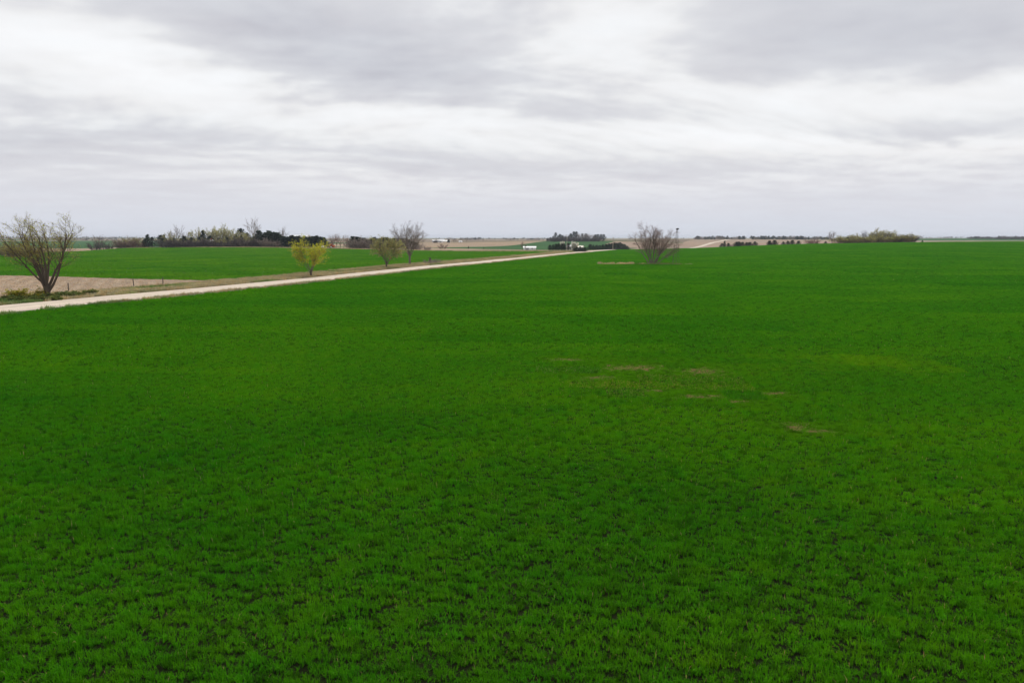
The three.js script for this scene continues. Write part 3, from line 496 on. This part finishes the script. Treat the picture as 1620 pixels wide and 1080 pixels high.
// farm by the road on the crest
row('cedar', [[870, 470, 3.4], [875, 474, 3.8], [880, 478, 4.6], [884, 480, 4.4], [889, 482, 5], [893, 486, 4.4], [899, 490, 4.6], [934, 560, 4.6], [939, 575, 4.4], [944, 590, 4.8], [949, 610, 4.6], [954, 630, 5], [959, 650, 5.4], [964, 670, 6], [968, 690, 6.4], [973, 715, 6.6], [977, 735, 7], [981, 750, 7.4], [985, 765, 7.4], [989, 780, 6.4], [993, 795, 5]], 'in the cedar row at the crossroads farm', 'cedar row at the crossroads farm', 1.75);
row('cedar', [[909, 416, 2.6], [913, 414, 2.8], [918, 413, 3.0], [922, 414, 2.9], [926, 416, 2.8]], 'in the clipped clump at the road bend', 'clump beside the road', 1.9);
row('bloom', [[891, 548, 6.2, 0.8], [909, 548, 6.0, 0.9]], 'at the crossroads farm', 'flowering trees at the farm');
// hilltop grove behind the green hill field
row('pine', [[879, 1235, 14, 1], [903, 1230, 14, 1], [908, 1240, 16, 1], [912, 1236, 15, 1], [921, 1240, 12, 1], [927, 1236, 13, 1], [946, 1240, 12.5, 1], [951, 1236, 11, 1], [955, 1232, 11, 1]], 'in the hilltop grove', 'pines of the hilltop grove');
row('cedar', [[866, 1228, 5], [871, 1228, 6.5], [886, 1230, 12], [890, 1228, 10], [895, 1230, 8], [900, 1226, 9], [942, 1230, 11], [875, 1228, 8], [882, 1224, 8]], 'in the hilltop grove', 'cedars of the hilltop grove', 1.5);
row('bare', [[898, 1240, 12], [916, 1228, 12], [925, 1226, 13], [929, 1232, 13.5], [932, 1228, 12], [937, 1230, 11.5], [941, 1226, 11]], 'in the hilltop grove', 'bare trees of the hilltop grove', 1.2, [M.twigGrey, M.twigGrey, M.twigGrey]);
row('brush', [...Array(14)].map((_, i) => [874 + i * 5.8, 1218, 7 + j(1.5)]), 'along the foot of the hilltop grove', 'brush under the hilltop grove', 1.8);
// mid-distance singles to the left of the road
row('brush', [[700, 640, 4.6]], 'rounded, alone in the tan field beyond the wheat', undefined, 1.2, [M.twigRed, M.twigRed, M.twigRed]);
row('cedar', [[741, 690, 2.4], [765, 690, 1.6]], 'in the field edge beyond the tan strip', 'small cedars on the field edge', 1.2);
row('bare', [[826, 530, 5.5, 0.8], [831, 534, 4.6, 0.8]], 'beside the small white shed', 'bare trees at the white shed');
row('brush', [[688, 1250, 5], [690, 1254, 5.6]], 'before the far white farm buildings', 'brush at the far farm', 1.4);
row('cedar', [[709, 1250, 5.6], [710.5, 1250, 5.2]], 'at the far white farm buildings', 'cedars at the far farm', 1.3);
row('bare', [[718, 1280, 6.8], [721, 1284, 7.4], [728, 1350, 8], [732, 1352, 8.4], [738, 1350, 8], [764, 1500, 6]], 'right of the far white farm', 'bare trees at the far farm', 1.2);
row('brush', [[675, 452, 3.2], [685, 218, 1.5], [690, 221, 1.3], [676, 213, 1.4]], 'beside the dark stump on the road edge', 'brush at the stump', 1.4, [M.twigGrey, M.twigGrey, M.twigGrey]);
// cedars beyond the crest of the wheat, from the far road rightwards
row('cedar', [[1143, 600, 4.3], [1147, 605, 6.2, 0.8], [1153, 600, 3.6], [1166, 590, 4.6], [1170, 592, 4.6], [1175, 590, 3.9], [1182, 585, 3.6], [1187, 585, 4.0], [1195, 580, 3.9], [1218, 570, 3.9], [1226, 570, 4.1], [1240, 565, 3.2], [1247, 562, 3.4], [1254, 560, 4.2], [1264, 556, 3.0], [1307, 545, 2.2]], 'in the row along the wheat crest', 'small cedars along the wheat crest', 2.3);
row('brush', [[1221, 575, 3.6], [1285, 552, 4.2], [1288, 552, 3.8], [1160, 600, 3]], 'between the cedars on the wheat crest', 'brush on the wheat crest', 1.4, [M.twigRed, M.twigRed, M.twigRed]);
row('bare', [[1317, 520, 8.6, 1.3]], 'left of the thicket on the right crest', undefined);
row('bud', [[1329, 525, 6], [1345, 522, 6.4], [1352, 524, 6.8], [1384, 530, 9], [1391, 528, 9.4], [1399, 530, 9.2], [1408, 528, 8.6], [1444, 522, 6.6]], 'in the thicket on the right crest', 'budding trees of the right thicket', 1.3, [M.twigGrey, M.twigGrey, M.twigGrey, budOlive]);
row('brush', [...Array(10)].map((_, i) => [1340 + i * 11.4 + j(2), 518 + j(4), 4.8 + j(1)]), 'in the thicket on the right crest', 'brush of the right thicket', 1.7);
row('brushBud', [...Array(10)].map((_, i) => [1334 + i * 11.4 + j(2), 516 + j(3), 4.9 + j(1)]), 'in the thicket on the right crest', 'budding brush of the right thicket', 1.7);
row('bare', [[1366, 528, 8.6, 0.8], [1376, 530, 7.6], [1421, 526, 7.4], [1430, 524, 6.8]], 'standing in the thicket on the right crest', 'bare trees of the right thicket', 1.2, [purple, purple, purple]);
row('cedar', [[1341, 516, 4.6, 1.7], [1427, 516, 4.2, 1.6], [1460, 514, 1.4, 1.6]], 'in the thicket on the right crest', 'cedars of the right thicket');
console.log('trees', performance.now() | 0);

// far tree lines: masses on the skyline, too distant to count
function treeline(label, list, mat) {
  const r = rng(list.length * 31 + Math.round(list[0][0])), g = new THREE.Group(); g.name = numbered('distant_treeline'); scene.add(g); tag(g, label, 'tree line', undefined, 'stuff');
  const shapes = [SH.cedar[0], SH.pine[0], SH.bare[0], SH.brush[0]], spots = shapes.map(() => []);
  for (const [p0, p1, D, h, n] of list) for (let i = 0; i < n; i++) { const px = p0 + (p1 - p0) * (i + r()) / n, [x, y, z] = site(px, D + (r() - 0.5) * 60), k = Math.floor(r() * 4), s = h * (0.6 + 0.7 * r()) / [6, 8.8, 10, 4][k], w = s * (1.2 + 0.6 * r()); spots[k].push(new THREE.Matrix4().compose(new THREE.Vector3(x, y - 0.3, z), new THREE.Quaternion().setFromAxisAngle(new THREE.Vector3(0, 1, 0), r() * 6.28), new THREE.Vector3(w, s, w).multiplyScalar(1))); }
  shapes.forEach((sh, k) => {
    if (!spots[k].length) return;
    for (const [nm, geo, m] of [['foliage', k < 2 ? sh.made.leaf : sh.made.twig, k < 2 ? cedarLeaf : mat], ['branches', k < 2 ? null : sh.made.limb, mat]]) {
      if (!geo) continue; const im = new THREE.InstancedMesh(geo, m, spots[k].length), q = k >= 2 ? sh.scale : 1; im.name = nm; im.userData.kind = 'stuff'; spots[k].forEach((mm, i) => im.setMatrixAt(i, mm.clone().multiply(new THREE.Matrix4().makeScale(q, q, q)))); g.add(im);
    }
  });
}
treeline('dark tree line on the hill behind the far road', [[1100, 1180, 1640, 7, 60]], M.twigGrey);
treeline('long grey tree line on the tan hill left of the right thicket', [[1188, 1312, 1660, 7, 110]], M.twigGrey);
treeline('dark tree line at the right edge of the skyline', [[1535, 1570, 1900, 6, 26], [1573, 1640, 1800, 7, 60]], purple);
treeline('faint tree line on the left skyline', [[-20, 260, 4200, 9, 90], [60, 200, 3000, 8, 40], [90, 250, 2300, 6, 26]], M.twigGrey);
treeline('scattered far trees on the middle skyline', [[690, 870, 3200, 8, 60], [800, 860, 2400, 7, 22], [735, 760, 2600, 8, 14], [1450, 1540, 3600, 8, 30], [970, 1100, 3400, 6, 20]], M.twigGrey);

// ---------------------------------------------------------------- shrubs and posts on the road edge
function leafyShrub(seed, h, w, n, leafSize) { const s = growTree(seed, { ...far, stems: 10, splay: 0.9, base: w * 0.2, trunk: h, rad: 0.03, kids: [0, 8, 7], ang: [0, 0.7, 0.8], ratio: [1, 0.55, 0.5], from: [0, 0.1, 0.1], height: h, leaves: n, leafSize, min: 0.006, flat: true }); return s; }
const shrubYellow = leafMaterial([0.34, 0.31, 0.03], 0.4), shrubGreen = leafMaterial([0.13, 0.16, 0.04], 0.35);
treeThing('yellow_shrub', 'low yellow-green shrub left of the leaning elm trunk', 'shrub', undefined, site(30, 90), leafyShrub(301, 1.15, 3.2, 7, 0.12), [M.twigBrown, M.twigBrown, M.twigBrown, shrubYellow]).scale.multiply(new THREE.Vector3(1.7, 1, 1.3));
[[14, 88, 0.6], [46, 89, 0.5], [60, 87.6, 0.4], [78, 91, 0.55], [92, 92.5, 0.6], [105, 93.5, 0.5], [118, 96, 0.5], [25, 86.5, 0.5]].sort((a, b) => a[0] - b[0]).forEach(([px, D, h], i) => { treeThing('green_weed_clump', `${ORD[i]} dark green weed clump from the left beneath the leaning elm`, 'shrub', 'weeds beneath the leaning elm', site(px, D), leafyShrub(310 + i, h, 1.6, 5, 0.12), [M.twigBrown, M.twigBrown, M.twigBrown, shrubGreen], i, 1).scale.multiply(new THREE.Vector3(1.9, 1, 1.3)); });
[[100, 104], [205, 116.5], [252, 121]].forEach(([px, D], i) => {
  const t = thing('fence_post', `${ORD[i]} weathered wooden fence post from the left along the far road edge`, 'fence post', 'fence posts beyond the road'), [x, y, z] = site(px, D);
  const g = new Geo(); g.tube([[0, -0.2, 0], [0.02, 0.6, 0.01], [0.04, 1.25, 0.02], [0.04, 1.3, 0.02]], [0.085, 0.08, 0.075, 0.02], 7); part('shaft', g.build(), M.post, t); const w = new Geo(); w.tube([[-0.09, 1.0, 0], [0, 1.02, 0.11], [0.13, 1.0, 0.02], [0.02, 1.01, -0.08]], [0.012, 0.012, 0.012, 0.012], 4); part('wire_wrap', w.build(), M.steel, t); t.position.set(x, y, z); t.rotation.z = j(0.06);
});
{ // dead stump on the road edge
  const t = thing('dead_stump', 'dark broken tree stump on the road edge right of the bare tree', 'stump'), [x, y, z] = site(680, 216), r = rng(8), g = new Geo(), pts = [], rad = [];
  for (let k = 0; k <= 7; k++) { pts.push([0.03 * Math.sin(k), -0.2 + k * 0.31, 0.04 * Math.cos(k * 1.7)]); rad.push(0.42 - 0.025 * k + 0.03 * r() + (k === 0 ? 0.18 : 0)); } rad[7] = 0.16;
  g.tube(pts, rad, 9); part('trunk', g.build(), M.bark, t); const b = new Geo(); b.tube([[0.1, 1.5, 0], [-0.35, 1.95, 0.1], [-0.5, 2.3, 0.1]], [0.14, 0.1, 0.03], 6); part('broken_limb', b.build(), M.bark, t); t.position.set(x, y, z);
}

// ---------------------------------------------------------------- windmill tower in the wheat
{
  const t = thing('windmill', 'rusty lattice windmill tower with bladeless head right of the bare tree', 'windmill'), [x, y, z] = site(1071, 214), H = 10.6, b = 0.72, top = 0.12;
  const w = (h) => b + (top - b) * h / H, cor = [[-1, -1], [1, -1], [1, 1], [-1, 1]], bar = (p, q, r) => { const g = new Geo(); g.tube([p, q], [r, r], 5); return g.build(); };
  for (const [sx, sz] of cor) part('leg', bar([sx * w(-0.2), -0.2, sz * w(-0.2)], [sx * top, H, sz * top], 0.045), M.steel, t);
  for (let k = 0; k < 6; k++) { const h0 = 0.9 + k * 1.6, h1 = h0 + 1.6; for (let i = 0; i < 4; i++) { const [ax, az] = cor[i], [bx, bz] = cor[(i + 1) % 4]; part('girt', bar([ax * w(h0), h0, az * w(h0)], [bx * w(h0), h0, bz * w(h0)], 0.022), M.steel, t); if (k < 5) part('brace', bar([ax * w(h0), h0, az * w(h0)], [bx * w(h1), h1, bz * w(h1)], 0.014), M.steel, t); } }
  part('pump_rod', bar([0, -0.1, 0], [0, H, 0], 0.03), M.steel, t);
  const deck = new THREE.CylinderGeometry(0.24, 0.24, 0.06, 12); deck.translate(0, H - 0.6, 0); part('platform', deck, M.steel, t);
  const head = new THREE.SphereGeometry(0.27, 12, 9); head.scale(1.15, 1.1, 1.3); head.translate(0, H + 0.25, 0); const gear = part('gearbox', head, M.dark, t);
  const hub = new THREE.CylinderGeometry(0.16, 0.2, 0.4, 10); hub.rotateX(Math.PI / 2); hub.translate(0, H + 0.28, 0.42); part('hub', hub, M.dark, gear);
  for (let i = 0; i < 6; i++) { const a = i / 6 * 6.283; part('spoke', bar([0, H + 0.28, 0.5], [Math.cos(a) * 0.42, H + 0.28 + Math.sin(a) * 0.42, 0.52], 0.02), M.steel, gear); }
  part('tail_bone', bar([0, H + 0.3, -0.3], [0.25, H + 0.45, -0.9], 0.03), M.steel, gear);
  t.position.set(x, y, z); t.rotation.y = 0.55;
  const s = thing('wooden_post', 'short dark post standing left of the windmill legs', 'post'), [px, py, pz] = site(1066, 216), g = new Geo(); g.tube([[0, -0.2, 0], [0.03, 1.4, 0], [0.05, 2.5, 0], [0.05, 2.55, 0]], [0.11, 0.1, 0.09, 0.03], 7); part('shaft', g.build(), M.post, s); const cap = new Geo(); cap.tube([[-0.12, 2.1, 0], [0.05, 2.12, 0.12], [0.2, 2.1, 0]], [0.02, 0.02, 0.02], 4); part('wire_wrap', cap.build(), M.steel, s); s.position.set(px, py, pz);
}

// ---------------------------------------------------------------- utility poles
function utilityPole(px, D, h, label) {
  const t = thing('utility_pole', label, 'utility pole', undefined), [x, y, z] = site(px, D), g = new Geo(); g.tube([[0, -0.3, 0], [0, h * 0.5, 0], [0, h, 0]], [0.24, 0.2, 0.16], 9); part('pole', g.build(), M.pole, t);
  const a = new THREE.BoxGeometry(2.2, 0.13, 0.12); a.translate(0, h - 0.55, 0.2); const arm = part('crossarm', a, M.pole, t);
  for (const k of [-0.95, -0.35, 0.95]) { const i = new THREE.CylinderGeometry(0.05, 0.07, 0.2, 8); i.translate(k, h - 0.385, 0.2); part('insulator', i, M.white, arm); }
  t.position.set(x, y, z); t.rotation.y = 1.15; return t;
}
utilityPole(543, 486, 8.9, 'pale wooden utility pole at the farm yard right of the tractor');
utilityPole(897, 448, 8.6, 'pale wooden utility pole before the crossroads farm cedars');
utilityPole(970, 492, 9.2, 'pale wooden utility pole where the road meets the crest');
{ const t = thing('yard_light_pole', 'thin pale yard light pole between the two flowering trees', 'light pole'), [x, y, z] = site(904.5, 505), g = new Geo(); g.tube([[0, -0.3, 0], [0, 6.6, 0]], [0.16, 0.1], 7); part('pole', g.build(), M.white, t); const a = new Geo(); a.tube([[0, 6.4, 0], [0.5, 6.7, 0], [0.9, 6.6, 0]], [0.05, 0.05, 0.05], 5); part('arm', a.build(), M.white, t); const l = new THREE.CylinderGeometry(0.12, 0.25, 0.3, 10); l.translate(0.9, 6.45, 0); part('lamp_head', l, M.white, t); t.position.set(x, y, z); }

// ---------------------------------------------------------------- farm buildings
function gable(w, d, h, rise, over) {
  const wall = new THREE.ExtrudeGeometry(new THREE.Shape([new THREE.Vector2(-d / 2, -0.3), new THREE.Vector2(d / 2, -0.3), new THREE.Vector2(d / 2, h), new THREE.Vector2(0, h + rise), new THREE.Vector2(-d / 2, h)]), { depth: w, bevelEnabled: false }); wall.translate(0, 0, -w / 2); wall.rotateY(Math.PI / 2);
  const k = rise / (d / 2), e = d / 2 + over, th = 0.14, s = new THREE.Shape([new THREE.Vector2(-e, h - k * over + 0.02), new THREE.Vector2(0, h + rise + 0.02), new THREE.Vector2(e, h - k * over + 0.02), new THREE.Vector2(e, h - k * over + 0.02 + th), new THREE.Vector2(0, h + rise + 0.02 + th), new THREE.Vector2(-e, h - k * over + 0.02 + th)]);
  const roof = new THREE.ExtrudeGeometry(s, { depth: w + over * 2, bevelEnabled: false }); roof.translate(0, 0, -w / 2 - over); roof.rotateY(Math.PI / 2);
  return [wall, roof];
}
function building(name, label, px, D, { w, d, h, rise, over = 0.4, wall = M.white, roof = M.roofWhite, turn = 0.29, doors = [], windows = [], chimney, lift = 0 }) {
  const t = thing(name, label, name === 'farm_house' ? 'house' : 'shed'), [x, y, z] = site(px, D), [wg, rg] = gable(w, d, h, rise, over);
  part('wall', wg, wall, t); const rf = part('roof', rg, roof, t);
  const ridge = new THREE.BoxGeometry(w + over * 2 + 0.02, 0.1, 0.5); ridge.translate(0, h + rise + 0.17, 0); part('ridge_cap', ridge, roof, rf);
  for (const [a, dw, dh] of doors) { const g = new THREE.BoxGeometry(dw, dh, 0.08); g.translate(a, dh / 2, d / 2 + 0.045); const o = part('door', g, M.roofGrey, t); const hd = new THREE.BoxGeometry(0.06, 0.25, 0.06); hd.translate(a + dw * 0.4, dh * 0.5, d / 2 + 0.115); part('handle', hd, M.dark, o); }
  for (const [a, b, ww, wh] of windows) { const g = new THREE.BoxGeometry(ww + 0.2, wh + 0.2, 0.06); g.translate(a, b, d / 2 + 0.035); const o = part('window', g, M.white, t); const p = new THREE.BoxGeometry(ww, wh, 0.04); p.translate(a, b, d / 2 + 0.09); part('pane', p, M.glass, o); }
  if (chimney) { const g = new THREE.BoxGeometry(0.7, 1.8, 0.7); g.translate(chimney, h + rise + 0.4, 0.3); part('chimney', g, M.brickRed, rf); }
  t.position.set(x, y + lift, z); t.rotation.y = -turn; return t;
}
building('machine_shed', 'long white-roofed machine shed behind the cedar windbreak', 474, 545, { w: 16, d: 20, h: 5.6, rise: 3.4, doors: [[-4, 4.5, 4.4], [4, 4.5, 4.4]] });
building('farm_house', 'white-roofed house almost hidden inside the farm grove', 331, 508, { w: 6, d: 6, h: 3.4, rise: 1.6, doors: [[1, 1, 2.1]], windows: [[-2.6, 1.6, 1, 1.3], [3, 1.6, 1, 1.3]], chimney: 2 });
building('white_shed', 'small low white shed in the tan strip beyond the wheat', 838, 560, { w: 10, d: 6, h: 1.9, rise: 0.9, doors: [[-2, 2.4, 1.8]], windows: [[2, 1.2, 1, 0.6]], turn: 0.02 });
building('farm_house', 'small white house between the flowering trees at the crossroads farm', 903, 575, { w: 6.5, d: 7, h: 2.8, rise: 1.5, wall: M.cream, doors: [[0.6, 1, 2.1]], windows: [[-2, 1.7, 1, 1.3], [2.5, 1.7, 1, 1.3]], chimney: -1.6, lift: 0 });
building('garage', 'pale roofed garage right of the flowering trees at the crossroads farm', 918, 570, { w: 5.0, d: 6, h: 2.5, rise: 1.2, wall: M.white, roof: M.cream, doors: [[0, 3, 2.1]] });
building('barn', 'leftmost long white building at the far farm beyond the tan field', 694, 1300, { w: 24, d: 12, h: 3.4, rise: 1.6, doors: [[-5, 4, 3.2], [4, 4, 3.2]], turn: 0.05 });
building('barn', 'white barn with dark roof in the middle of the far farm', 699, 1340, { w: 9, d: 9, h: 5, rise: 2, roof: M.roofGrey, doors: [[0, 3, 3]], turn: 0.05 });
building('barn', 'pale pink low barn at the right end of the far farm', 707, 1290, { w: 12, d: 9, h: 2.8, rise: 1.4, wall: M.cream, doors: [[2, 3, 2.4]], turn: 0.05 });
building('barn', 'tiny white building right of the far farm trees', 728.5, 1290, { w: 6, d: 5, h: 1.8, rise: 0.8, doors: [[0, 2, 1.6]], turn: 0.05 });

// ---------------------------------------------------------------- farm vehicles
function wheel(parent, x, z, r, w) { const g = new THREE.CylinderGeometry(r, r, w, 18); g.rotateX(Math.PI / 2); g.translate(x, r - 0.03, z); const o = part('wheel', g, M.rubber, parent); const h = new THREE.CylinderGeometry(r * 0.55, r * 0.55, w + 0.03, 14); h.rotateX(Math.PI / 2); h.translate(x, r - 0.03, z); part('rim', h, M.white, o); }
const slab = (pts, w) => { const g = new THREE.ExtrudeGeometry(new THREE.Shape(pts.map((p) => new THREE.Vector2(...p))), { depth: w - 0.1, bevelEnabled: true, bevelSize: 0.05, bevelThickness: 0.05, bevelSegments: 2 }); g.translate(0, 0, -w / 2 + 0.05); return g; };
{
  const t = thing('orange_tractor', 'orange farm tractor parked before the yard trees', 'tractor'), [x, y, z] = site(524.5, 486);
  part('hood', slab([[0.3, 0.9], [2.2, 0.95], [2.2, 1.7], [0.3, 1.85]], 0.9), M.orange, t); part('chassis', slab([[-1.5, 0.6], [2.2, 0.6], [2.2, 0.9], [-1.5, 0.95]], 0.6), M.dark, t);
  const cab = part('cab', slab([[-1.3, 1.2], [0.28, 1.2], [0.15, 2.5], [-1.1, 2.5]], 1.4), M.orange, t); part('cab_roof', slab([[-1.35, 2.56], [0.35, 2.56], [0.3, 2.8], [-1.3, 2.8]], 1.6), M.orange, t);
  const gl = new THREE.BoxGeometry(0.9, 0.8, 1.46); gl.translate(-0.45, 1.95, 0); part('cab_window', gl, M.glass, cab);
  const fl = (s) => { const g = slab([[-1.8, 1.5], [-1.4, 1.75], [-0.4, 1.75], [-0.1, 1.4], [-0.4, 1.6], [-1.4, 1.6]], 0.5); g.translate(0, 0.05, s * 0.98); part('fender', g, M.orange, t); }; fl(1); fl(-1);
  for (const s of [1, -1]) { wheel(t, -0.9, s * 0.98, 0.82, 0.46); wheel(t, 1.7, s * 0.75, 0.5, 0.32); }
  const e = new THREE.CylinderGeometry(0.05, 0.05, 1.0, 8); e.translate(1.2, 2.2, 0.15); part('exhaust', e, M.dark, t);
  t.position.set(x, y, z); t.rotation.y = 0.5;
}
{
  const t = thing('white_pickup', 'white pickup truck parked left of the orange tractor', 'pickup truck'), [x, y, z] = site(509, 484);
  part('body', slab([[-2.7, 0.55], [2.6, 0.55], [2.7, 0.9], [2.6, 1.15], [1.0, 1.25], [-2.7, 1.25]], 1.9), M.white, t);
  const c = part('cab', slab([[-0.9, 1.28], [1.0, 1.28], [0.45, 1.9], [-0.7, 1.92]], 1.7), M.white, t); const g = new THREE.BoxGeometry(1.0, 0.4, 1.76); g.translate(-0.15, 1.58, 0); part('side_window', g, M.glass, c);
  for (const s of [1, -1]) { wheel(t, -1.7, s * 0.85, 0.4, 0.26); wheel(t, 1.7, s * 0.85, 0.4, 0.26); const l = new THREE.BoxGeometry(0.08, 0.18, 0.35); l.translate(2.72, 0.95, s * 0.65); part('headlight', l, M.glass, t); }
  const b = new THREE.BoxGeometry(0.14, 0.2, 1.9); b.translate(2.82, 0.6, 0); part('bumper', b, M.roofGrey, t);
  t.position.set(x, y, z); t.rotation.y = 0.2;
}

scene.traverse((o) => { if (o.isMesh) { o.castShadow = true; o.receiveShadow = true; } });
let tris = 0; scene.traverse((o) => { if (o.isMesh && !o.isInstancedMesh) tris += o.geometry.index ? o.geometry.index.count / 3 : o.geometry.attributes.position.count / 3; });
console.log('triangles', tris | 0, 'ms', performance.now() | 0);
renderer.render(scene, camera);
